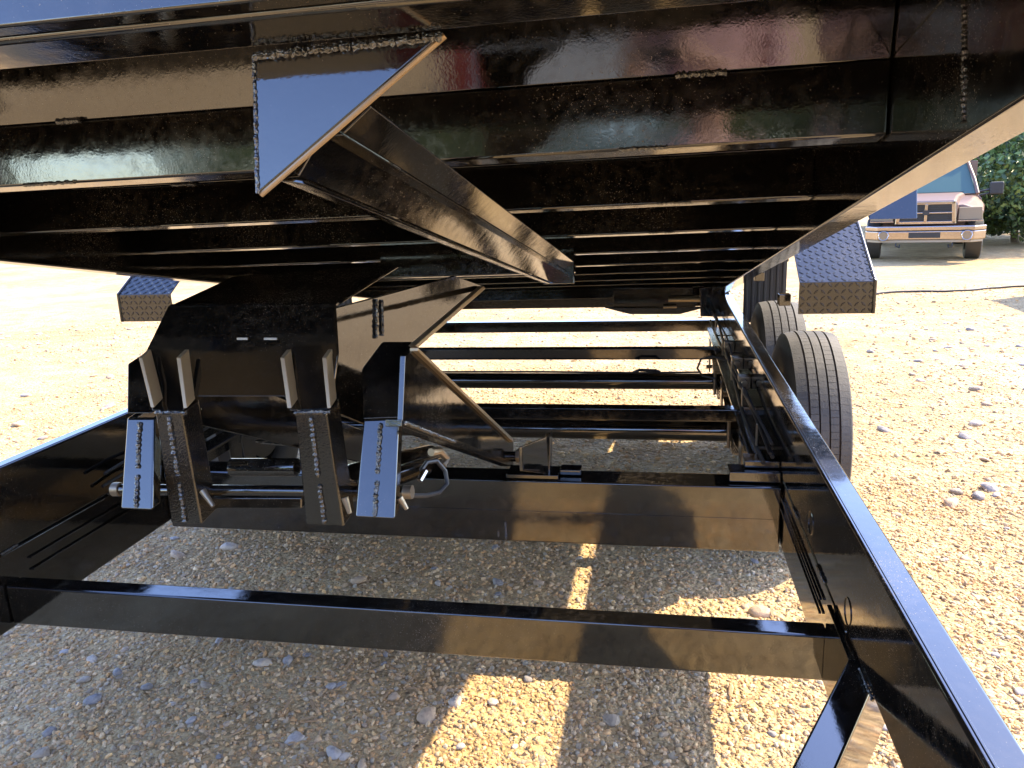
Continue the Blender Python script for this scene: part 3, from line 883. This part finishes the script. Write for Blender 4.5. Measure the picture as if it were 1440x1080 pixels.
# hoist foot bracket on the deep crossmember
mb = MB(); poly(mb, [(-0.3300, 1.8061, 0.7399), (-0.3300, 2.2573, 0.6210), (-0.3300, 2.2482, 0.5029), (-0.3300, 1.8029, 0.6781)], (-.010, 0, 0)); hp(mb, 'foot_bracket', bevel=.002)
mb = MB(); poly(mb, [(-0.3443, 2.2350, 0.6189), (-0.3246, 2.2350, 0.6282), (-0.3281, 2.2350, 0.5055), (-0.3477, 2.2350, 0.5096)], (0, .06, 0)); hp(mb, 'foot_bracket', bevel=.002)
mb = MB(); mb.tube([(-0.4589, 2.2600, 0.5533), (-0.3367, 2.2600, 0.5561)], .016, 12); hp(mb, 'foot_pin', smooth=True)
mb = MB(); mb.tube([(-0.4284, 2.2300, 0.5667), (-0.3976, 2.2300, 0.5674)], .022, 6); mb.tube([(-0.3889, 2.2300, 0.5653), (-0.3714, 2.2300, 0.5657)], .020, 6); hp(mb, 'foot_nut', M['bare'], bevel=.002)
for x_ in (-.46, -.97):
    mb = MB(); mb.box((x_, 2.215, .499), (x_ + .16, 2.30, .512)); hp(mb, 'foot_plate', bevel=.002)

# ------------------------------------------------------------------ pickup truck
def paint_mat(name, col):
    m = mat(name, col, .4, coat=.15)
    return m
glass = mat('windshield_glass', (.07, .12, .11), .06, ior=1.33)
glass_in = mat('dark_cabin', (.02, .02, .02), .7)
lens = mat('headlamp_lens', (.24, .18, .11), .5, ior=1.3)
blk = mat('black_plastic', (.02, .02, .02), .5)

def pickup(loc, rz, label, body_col, cat='pickup truck', sc=1.0):
    t = thing('pickup_truck', loc, label, cat, rz=rz)
    t.scale = (sc,) * 3
    pm = paint_mat('truck_paint', body_col)
    # local: front faces -Y, front bumper at y=0, wheels on z=0
    def loft(sections, name, mt, parent, bev=.045):
        mb = MB()
        vs = []; fs = []
        k = len(sections[0])
        for s in sections:
            vs += s
        for i in range(len(sections) - 1):
            for j in range(k):
                j2 = (j + 1) % k
                fs.append((i * k + j, i * k + j2, (i + 1) * k + j2, (i + 1) * k + j))
        fs.append(tuple(range(k))); fs.append(tuple(range((len(sections) - 1) * k, len(sections) * k))[::-1])
        mb.add(vs, fs)
        return mb.build(name, mt, parent, bevel=bev, seg=3)
    def sec(y, w0, w1, w2, z0, z1, z2):
        # half widths at z0 (bottom), z1 (waist), z2 (top)
        return [(-w0, y, z0), (-w1, y, z1), (-w2, y, z2), (w2, y, z2), (w1, y, z1), (w0, y, z0)]
    # central hood (raised) and fenders
    loft([sec(.16, .50, .52, .46, .78, 1.05, 1.12), sec(.9, .58, .60, .54, .70, 1.10, 1.19), sec(1.45, .70, .72, .66, .7, 1.15, 1.23)], 'hood', pm, t)
    loft([sec(.30, .88, .95, .60, .72, .92, 1.04), sec(.95, .98, 1.0, .80, .85, 1.0, 1.12), sec(1.5, .98, 1.0, .86, .85, 1.05, 1.18)], 'front_fender', pm, t)
    loft([sec(1.5, .94, .99, .90, .42, 1.10, 1.20), sec(3.6, .94, .99, .92, .42, 1.12, 1.22)], 'cab_lower', pm, t, .03)
    loft([sec(3.65, .96, 1.0, .98, .55, 1.1, 1.30), sec(5.7, .96, 1.0, .98, .55, 1.1, 1.30)], 'cargo_box', pm, t, .02)
    # cab greenhouse
    mb = MB()
    roofz = 1.86
    A = [(-.88, 1.42, 1.20), (.88, 1.42, 1.20), (.70, 2.05, roofz - .06), (-.70, 2.05, roofz - .06)]
    mb.prism(A, (0, .03, .02))
    mb.build('windshield', glass, t)
    for s in (-1, 1):
        mb = MB(); mb.tube([(s * .90, 1.40, 1.19), (s * .84, 1.62, 1.45), (s * .72, 2.05, roofz - .05)], [.035, .032, .03], 8); mb.build('windshield_pillar', pm, t, smooth=True)
        mb = MB(); mb.prism([(s * .91, 1.50, 1.22), (s * .72, 2.12, roofz - .06), (s * .72, 3.35, roofz - .07), (s * .91, 3.5, 1.24)], (-s * .02, 0, 0)); mb.build('side_window', glass, t)
        mb = MB(); mb.box((min(s * .74, s * .93), 2.42, 1.2), (max(s * .74, s * .93), 2.52, 1.82)); mb.build('door_pillar', pm, t, bevel=.01)
    loft([sec(2.0, .74, .74, .66, roofz - .08, roofz - .05, roofz), sec(3.4, .76, .76, .68, roofz - .08, roofz - .05, roofz)], 'roof', pm, t, .02)
    mb = MB(); mb.box((-.72, 3.34, 1.2), (.72, 3.40, 1.82)); mb.build('rear_window', glass, t)
    mb = MB(); mb.prism([(-.70, 1.5, 1.215), (.70, 1.5, 1.215), (.66, 1.44, 1.225), (-.66, 1.44, 1.225)], (0, 0, .012)); mb.build('cowl', blk, t)
    # grille: chrome surround with a cross
    mb = MB(); mb.box((-.44, .135, .74), (.44, .158, 1.06)); mb.build('grille_mesh', blk, t)
    mb = MB()
    mb.box((-.49, .10, .70), (.49, .15, .752)); mb.box((-.47, .10, 1.048), (.47, .15, 1.105))
    mb.prism([(-.50, .10, .70), (-.435, .10, .70), (-.40, .10, 1.10), (-.47, .10, 1.10)], (0, .05, 0)); mb.prism([(.435, .10, .70), (.50, .10, .70), (.47, .10, 1.10), (.40, .10, 1.10)], (0, .05, 0))
    mb.box((-.43, .09, .885), (.43, .14, .915)); mb.box((-.025, .085, .74), (.025, .14, 1.06))
    gr = mb.build('grille', M['chrome'], t, bevel=.008)
    mb = MB(); mb.box((-.055, .075, .86), (.055, .084, .95)); mb.build('badge', blk, gr, bevel=.01)
    for i in range(9):
        z = .765 + i * .034
        if abs(z - .905) < .03: continue
        mb = MB(); mb.box((-.42, .118, z), (.42, .133, z + .008)); mb.build('grille_bar', blk, gr)
    for s in (-1, 1):
        x0, x1 = sorted((s * .53, s * .93))
        mb = MB(); mb.prism([(x0, .19 + (.0 if s > 0 else .08), .76), (x1, .19 + (.08 if s > 0 else .0), .76), (x1 - (.02 if s > 0 else 0), .22 + (.08 if s > 0 else 0), .985), (x0 + (.02 if s < 0 else 0), .22 + (.08 if s < 0 else 0), .985)], (0, .08, 0))
        mb.build('headlight', lens, t, bevel=.015)
        mb = MB(); mb.box((x0, .185, .735), (x1, .26, .757)); mb.build('headlight_trim', M['chrome'], t, bevel=.004)
        # tow mirror
        mb = MB(); mb.box((min(s * 1.10, s * 1.34), 1.55, 1.16), (max(s * 1.10, s * 1.34), 1.66, 1.40)); mi_ = mb.build('mirror', blk, t, bevel=.03)
        mb = MB(); mb.tube([(s * .92, 1.6, 1.22), (s * 1.12, 1.6, 1.26)], .022, 8); mb.tube([(s * .92, 1.6, 1.15), (s * 1.12, 1.6, 1.19)], .018, 8); mb.build('mirror_arm', blk, mi_)
        # fog light
        mb = MB(); mb.tube([(s * .68, -.055, .50), (s * .68, .02, .50)], [.075, .07], 20); mb.build('fog_light', lens, t, smooth=True)
        mb = MB(); mb.tube([(s * .68 + .085 * math.cos(k / 10 * 2 * math.pi), -.05, .50 + .085 * math.sin(k / 10 * 2 * math.pi)) for k in range(11)], .012, 6, cap=False); mb.build('fog_light_ring', M['chrome'], t, smooth=True)
        # tow hook and suspension bits below the bumper
        mb = MB(); mb.tube([(s * .46, -.02, .36), (s * .46, -.06, .31), (s * .40, -.06, .29), (s * .40, .0, .33)], .014, 8); mb.build('tow_hook', blk, t, smooth=True)
        mb = MB(); mb.box((min(s * .95, s * .975), 1.7, .62), (max(s * .95, s * 1.003), 3.4, .66)); mb.build('body_moulding', M['chrome'], t, bevel=.005)
    # bumper, three stepped bands with a plate recess
    mb = MB()
    mb.prism([(-1.0, .22, .585), (-.80, .0, .585), (.80, .0, .585), (1.0, .22, .585), (1.0, .30, .585), (-1.0, .30, .585)], (0, 0, .085))
    mb.build('bumper_top', M['chrome'], t, bevel=.02)
    mb = MB()
    mb.prism([(-1.0, .24, .42), (-.80, .015, .42), (.80, .015, .42), (1.0, .24, .42), (1.0, .30, .42), (-1.0, .30, .42)], (0, 0, .163))
    mb.build('bumper', M['chrome'], t, bevel=.02)
    mb = MB()
    mb.prism([(-.96, .26, .37), (-.76, .05, .37), (.76, .05, .37), (.96, .26, .37), (.96, .30, .37), (-.96, .30, .37)], (0, 0, .049))
    mb.build('valance', mat('valance_tan', (.30, .26, .20), .5), t, bevel=.01)
    mb = MB(); mb.box((-.26, .004, .455), (.26, .0135, .555)); mb.build('plate_recess', blk, t, bevel=.004)
    # wheels
    for (x, y) in ((-.86, 1.0), (.86, 1.0), (-.86, 4.6), (.86, 4.6)):
        mb = MB()
        vs = []; fs = []
        prof = [(-.13, .24), (-.14, .34), (-.12, .385), (.12, .385), (.14, .34), (.13, .24)]
        n_ = 36
        for i in range(n_):
            a = 2 * math.pi * i / n_
            vs += [(x + p, y + r_ * math.cos(a), .385 + r_ * math.sin(a)) for p, r_ in prof]
        for i in range(n_):
            for k in range(6):
                fs.append((i * 6 + k, i * 6 + (k + 1) % 6, ((i + 1) % n_) * 6 + (k + 1) % 6, ((i + 1) % n_) * 6 + k))
        mb.add(vs, fs)
        w = mb.build('wheel', M['sidewall'], t, smooth=True)
        mb = MB(); mb.tube([(x - .11, y, .385), (x - .06, y, .385), (x + .06, y, .385), (x + .11, y, .385)], [.235, .20, .20, .235], 24); mb.build('rim', M['chrome'], w, smooth=True)
    # underside, axle and arches
    mb = MB(); mb.box((-.45, .4, .36), (.45, 5.5, .55)); mb.tube([(-.8, 1.0, .36), (.8, 1.0, .36)], .05, 10); mb.tube([(-.8, 4.6, .38), (.8, 4.6, .38)], .05, 10); mb.build('chassis', blk, t)
    # tailgate with handle and lamps
    mb = MB(); mb.box((-.74, 5.70, .62), (.74, 5.745, 1.28)); tg = mb.build('tailgate', pm, t, bevel=.015)
    mb = MB(); mb.box((-.12, 5.75, 1.05), (.12, 5.765, 1.14)); mb.build('handle', blk, tg, bevel=.005)
    red = mat('tail_lamp_red', (.16, .02, .015), .15, coat=1.0)
    for s in (-1, 1):
        mb = MB(); mb.box((min(s * .78, s * .95), 5.70, .72), (max(s * .78, s * .95), 5.74, 1.22)); mb.build('tail_light', red, t, bevel=.01)
    mb = MB(); mb.box((-.92, 5.74, .46), (.92, 5.90, .60)); mb.build('rear_bumper', M['chrome'], t, bevel=.02)
    return t

pickup((4.62, 15.3, -.20), R(-15), 'sun-faded brown pickup truck with chrome cross grille parked beyond the trailer fender', (.17, .095, .065), sc=.97)

pickup((-.30, -8.2, 0), 0.0, 'dusty grey pickup truck added unseen behind the camera for reflections, tailgate towards the trailer', (.33, .34, .34))  # added out of view to give the bed ribs something grey to reflect

# ------------------------------------------------------------------ the photographer, standing behind the lens
def person():
    t = thing('person', (.16, -.46, 0), 'person in a faded pink shirt holding up a phone at the trailer tongue', 'person')
    ROOT[t.name] = Vector((0, 0, 0))
    V = [((0, 0, .95), .135), ((0, 0, 1.08), .125), ((0, 0, 1.25), .15), ((0, 0, 1.42), .13), ((0, .0, 1.50), .062), ((0, .02, 1.57), .06), ((0, .03, 1.66), .095), ((0, .03, 1.73), .085)]
    E = [(i, i + 1) for i in range(7)]
    def chain(start, pts):
        k = start
        for p, r_ in pts:
            V.append((p, r_)); E.append((k, len(V) - 1)); k = len(V) - 1
        return k
    hand = {}
    for s in (-1, 1):
        chain(0, [((s * .10, 0, .88), .105), ((s * .11, .01, .70), .085), ((s * .11, .02, .50), .062), ((s * .11, -.01, .30), .055), ((s * .11, -.02, .10), .04), ((s * .12, .04, .05), .045), ((s * .13, .14, .035), .035)])
        hx = -.16 + s * .085
        k = chain(3, [((s * .17, 0, 1.42), .07), ((s * .24, .03, 1.22), .05), ((s * .22, .12, 1.14), .045), (((hx + s * .12) * .6 + s * .02, .26, 1.24), .036), ((hx + s * .02, .38, 1.31), .026), ((hx, .405, 1.34), .030)])
        for f in range(4):
            dz = .027 - f * .018; L = (.9, 1.0, .95, .75)[f]
            chain(k, [((hx - s * .002, .425, 1.345 + dz), .010), ((hx - s * .006, .425 + .022 * L, 1.348 + dz), .0085), ((hx - s * .024 * L, .458, 1.35 + dz), .008)])
        chain(k, [((hx - s * .012, .412, 1.37), .011), ((hx - s * .03, .425, 1.385), .0095)])
    me = bpy.data.meshes.new('body')
    me.from_pydata([p for p, r_ in V], E, [])
    o = bpy.data.objects.new('body', me); COL.objects.link(o)
    sk = o.modifiers.new('skin', 'SKIN')
    for i, (p, r_) in enumerate(V):
        me.skin_vertices[0].data[i].radius = (r_ * (1.3 if i in (1, 2, 3) else 1), r_)
    me.skin_vertices[0].data[0].use_root = True
    sk.use_smooth_shade = True
    o.modifiers.new('sub', 'SUBSURF').levels = 1
    bpy.context.view_layer.update()
    dg = bpy.context.evaluated_depsgraph_get()
    nm = bpy.data.meshes.new_from_object(o.evaluated_get(dg))
    o.modifiers.clear(); o.data = nm
    nm.materials.clear()
    for q in (mat('pink_shirt', (.42, .25, .23), .8), mat('dark_jeans', (.04, .05, .08), .8), mat('skin', (.45, .27, .19), .5), mat('brown_boot', (.08, .05, .03), .6)):
        nm.materials.append(q)
    for f in nm.polygons:
        c = f.center
        f.material_index = 3 if c.z < .12 else (1 if c.z < .96 else (2 if (c.z > 1.49 or c.y > .14) else 0))
        f.use_smooth = True
    o.parent = t
    mb = MB(); mb.tube([(0, .01, 1.70), (0, .01, 1.78), (0, .01, 1.815)], [.112, .10, .05], 20); mb.prism([(-.08, .10, 1.715), (.08, .10, 1.715), (.05, .19, 1.70), (-.05, .19, 1.70)], (0, 0, .012)); mb.build('cap', mat('dark_cap', (.03, .03, .035), .8), t, smooth=True)
    mb = MB(); mb.prism([(-.014, .12, 1.63), (.014, .12, 1.63), (.006, .115, 1.68), (-.006, .115, 1.68)], (0, .03, -.005)); mb.build('nose', nm.materials[2], t, bevel=.004)
    for s in (-1, 1):
        mb = MB(); mb.tube([(s * .035, .108, 1.675), (s * .035, .122, 1.675)], [.012, .006], 10); mb.build('eye', mat('eye_white', (.7, .7, .7), .3), t)
        mb = MB(); mb.tube([(s * .09, .02, 1.63), (s * .10, .015, 1.66), (s * .098, .01, 1.685)], [.010, .016, .008], 8); mb.build('ear', nm.materials[2], t, smooth=True)
    return t
person()
mb = MB(); mb.box((-.078, -.022, 1.300), (.078, -.014, 1.375))
tag(mb.build('phone', M['hose'], None, bevel=.004), 'black phone held up in both hands of the person in the pink shirt', 'phone')

# ------------------------------------------------------------------ trees and bushes behind
def leaf_mat(name, c0, c1):
    m = mat(name, c0, .55)
    oi = nd(m, 'ShaderNodeNewGeometry')
    n_ = nd(m, 'ShaderNodeTexNoise', Scale=1.3, Detail=4.0); P(m, oi, n_)
    r = ramp(m, [(.3, c0), (.7, c1)])
    lk(m, n_.outputs['Fac'], r.inputs['Fac']); lk(m, r.outputs['Color'], bs(m).inputs['Base Color'])
    bs(m).inputs['Transmission Weight'].default_value = 0.0
    return m
LM = [leaf_mat('leaf_green', (.09, .15, .03), (.17, .24, .07)), leaf_mat('leaf_dark', (.03, .055, .02), (.06, .10, .03)), leaf_mat('leaf_olive', (.08, .10, .03), (.15, .16, .06))]
bark = mat('bark', (.12, .09, .06), .9)
add_bump(bark, [('noise', 25.0, .02)])

def tree(x, y, hgt, rad, label, cat, k, nleaf, group=None, low=.15, ls=.09):
    zb = gz(x, y)
    t = thing('tree' if hgt > 3 else 'bush', (x, y, zb), label, cat, group)
    ROOT[t.name] = Vector((x, y, zb))
    rnd = random.Random(int(x * 31 + y * 7))
    mb = MB()
    top = Vector((x + rnd.uniform(-.2, .2), y, zb + hgt * .7))
    r0 = .03 * hgt ** .8
    pts = [Vector((x, y, zb - .05)).lerp(top, i / 5) + Vector((rnd.uniform(-.05, .05) * i, rnd.uniform(-.05, .05) * i, 0)) for i in range(6)]
    mb.tube(pts, [r0 * (1 - i * .15) for i in range(6)], 8)
    ends = []
    for i in range(9):
        b0 = pts[1 + i % 5]; a = rnd.uniform(0, 6.28)
        e = b0 + Vector((math.cos(a) * rad * .75, math.sin(a) * rad * .75, rnd.uniform(.1, .4) * hgt))
        mb.tube([b0, b0.lerp(e, .5) + Vector((0, 0, .05 * hgt)), e], [r0 * .4, r0 * .25, r0 * .08], 6)
        ends.append(e)
    mb.build('trunk', bark, t, smooth=True)
    # crown: leaves grouped in clumps
    clumps = []
    for i in range(26):
        while True:
            p = Vector((rnd.uniform(-1, 1), rnd.uniform(-1, 1), rnd.uniform(-1, 1)))
            if p.length < 1: break
        zz = zb + hgt * (low + (1 - low) * (.5 + .5 * p.z))
        wz = 1 - .35 * abs(p.z)
        clumps.append((Vector((x + p.x * rad * wz, y + p.y * rad * wz, zz)), rad * rnd.uniform(.22, .42)))
    nr = np.random.default_rng(int(abs(x * 17 + y)))
    cen = np.array([c[0][:] for c in clumps]); rr = np.array([c[1] for c in clumps])
    id_ = nr.integers(0, len(clumps), nleaf)
    d = nr.normal(size=(nleaf, 3)); d /= np.linalg.norm(d, axis=1)[:, None]
    pos = cen[id_] + d * (rr[id_] * nr.random(nleaf) ** .4)[:, None] * [1, 1, .8]
    u = nr.normal(size=(nleaf, 3)); u /= np.linalg.norm(u, axis=1)[:, None]
    v = np.cross(u, nr.normal(size=(nleaf, 3))); v /= np.linalg.norm(v, axis=1)[:, None]
    s = (ls * (.6 + .8 * nr.random(nleaf)))[:, None]
    q_ = np.stack([pos - u * s, pos - v * s * .5, pos + u * s, pos + v * s * .5], 1) - np.array(ROOT[t.name][:])
    me = bpy.data.meshes.new('crown')
    me.from_pydata(q_.reshape(-1, 3).tolist(), [], np.arange(nleaf * 4).reshape(-1, 4).tolist())
    me.materials.append(LM[k]); me.materials.append(LM[(k + 1) % 3])
    me.polygons.foreach_set('material_index', (nr.random(nleaf) < .35).astype(np.int32))
    o = bpy.data.objects.new('crown', me); COL.objects.link(o); o.parent = t
    return t

tree(7.7, 19.3, 3.4, 2.1, 'bright green leafy bush right behind the pickup truck', 'bush', 0, 20000, low=.0, ls=.065)
tree(7.4, 26.0, 6.5, 3.0, 'tall green tree rising behind the pickup cab', 'tree', 1, 20000, low=.05, ls=.10)
tree(11.4, 24.0, 7.5, 3.6, 'broad dark green tree at the right edge of the yard', 'tree', 0, 24000, low=.02, ls=.10)
tree(11.6, 18.6, 2.2, 1.7, 'low olive bush at the far right end of the yard', 'bush', 2, 16000, low=.0, ls=.06)

for i, (x, y, hh, rr, k) in enumerate(((-13, -24, 8, 4.2, 0), (-6.5, -27, 9, 4.4, 1), (0.5, -26, 8, 4.0, 0), (7, -24, 7.5, 3.8, 1), (14, -22, 9, 4.6, 0), (21, -14, 8, 4.2, 1), (-21, -18, 9, 4.5, 1))):
    tree(x, y, hh, rr, ['tall tree at the front of the yard, leftmost', 'tall tree left of the drive', 'round tree straight ahead of the red pickup', 'tree right of the drive', 'broad tree at the front right corner of the yard', 'dark tree on the right side of the front yard', 'dark tree on the left side of the front yard'][i], 'tree', k, 5000, low=.04, ls=.24, group='trees round the front of the yard')

# steel bin added unseen right of the frame, placed so its shadow reaches the yard
bn = thing('shadow_bin', (5.9, 9.3, gz(5.9, 9.3)), 'rusty brown steel bin added out of view on the right to cast a shadow', 'shadow caster')
ROOT[bn.name] = Vector((5.9, 9.3, 0))
rust = mat('rusty_steel', (.16, .08, .045), .7); add_bump(rust, [('noise', 30.0, .004)])
for (a, b_) in (((4.7, 8.6, .10), (4.74, 10.04, 1.5)), ((7.06, 8.6, .10), (7.10, 10.04, 1.5)), ((4.741, 8.6, .10), (7.059, 8.64, 1.5)), ((4.741, 10.0, .10), (7.059, 10.04, 1.5))):
    mb = MB(); mb.box(a, b_); mb.build('side_panel', rust, bn, bevel=.006)
mb = MB(); mb.box((4.741, 8.641, .10), (7.059, 9.999, .14)); mb.build('floor_panel', rust, bn)
for x_ in (5.0, 5.6, 6.2, 6.8):
    mb = MB(); mb.box((x_, 8.54, .06), (x_ + .08, 8.599, 1.48)); mb.build('stiffener', rust, bn, bevel=.006)
for x_ in (4.8, 6.9):
    mb = MB(); mb.box((x_, 8.7, -.02), (x_ + .1, 9.95, .099)); mb.build('skid', rust, bn, bevel=.006)

# dark hose lying across the ground on the right
pts = []
p0 = Vector((2.4779, 9.8838, 0.0000)); p1 = Vector((4.3677, 10.5673, 0.0000))
for i in range(26):
    t = i / 25 * 1.3
    p = p0.lerp(p1, t)
    pts.append((p.x, p.y + .05 * math.sin(t * 9), gz(p.x, p.y) + .014))
mb = MB(); mb.tube(pts, .013, 8)
tag(mb.build('air_hose', M['hose'], None, smooth=True), 'thin dark hose lying across the sunny gravel right of the trailer', 'hose')
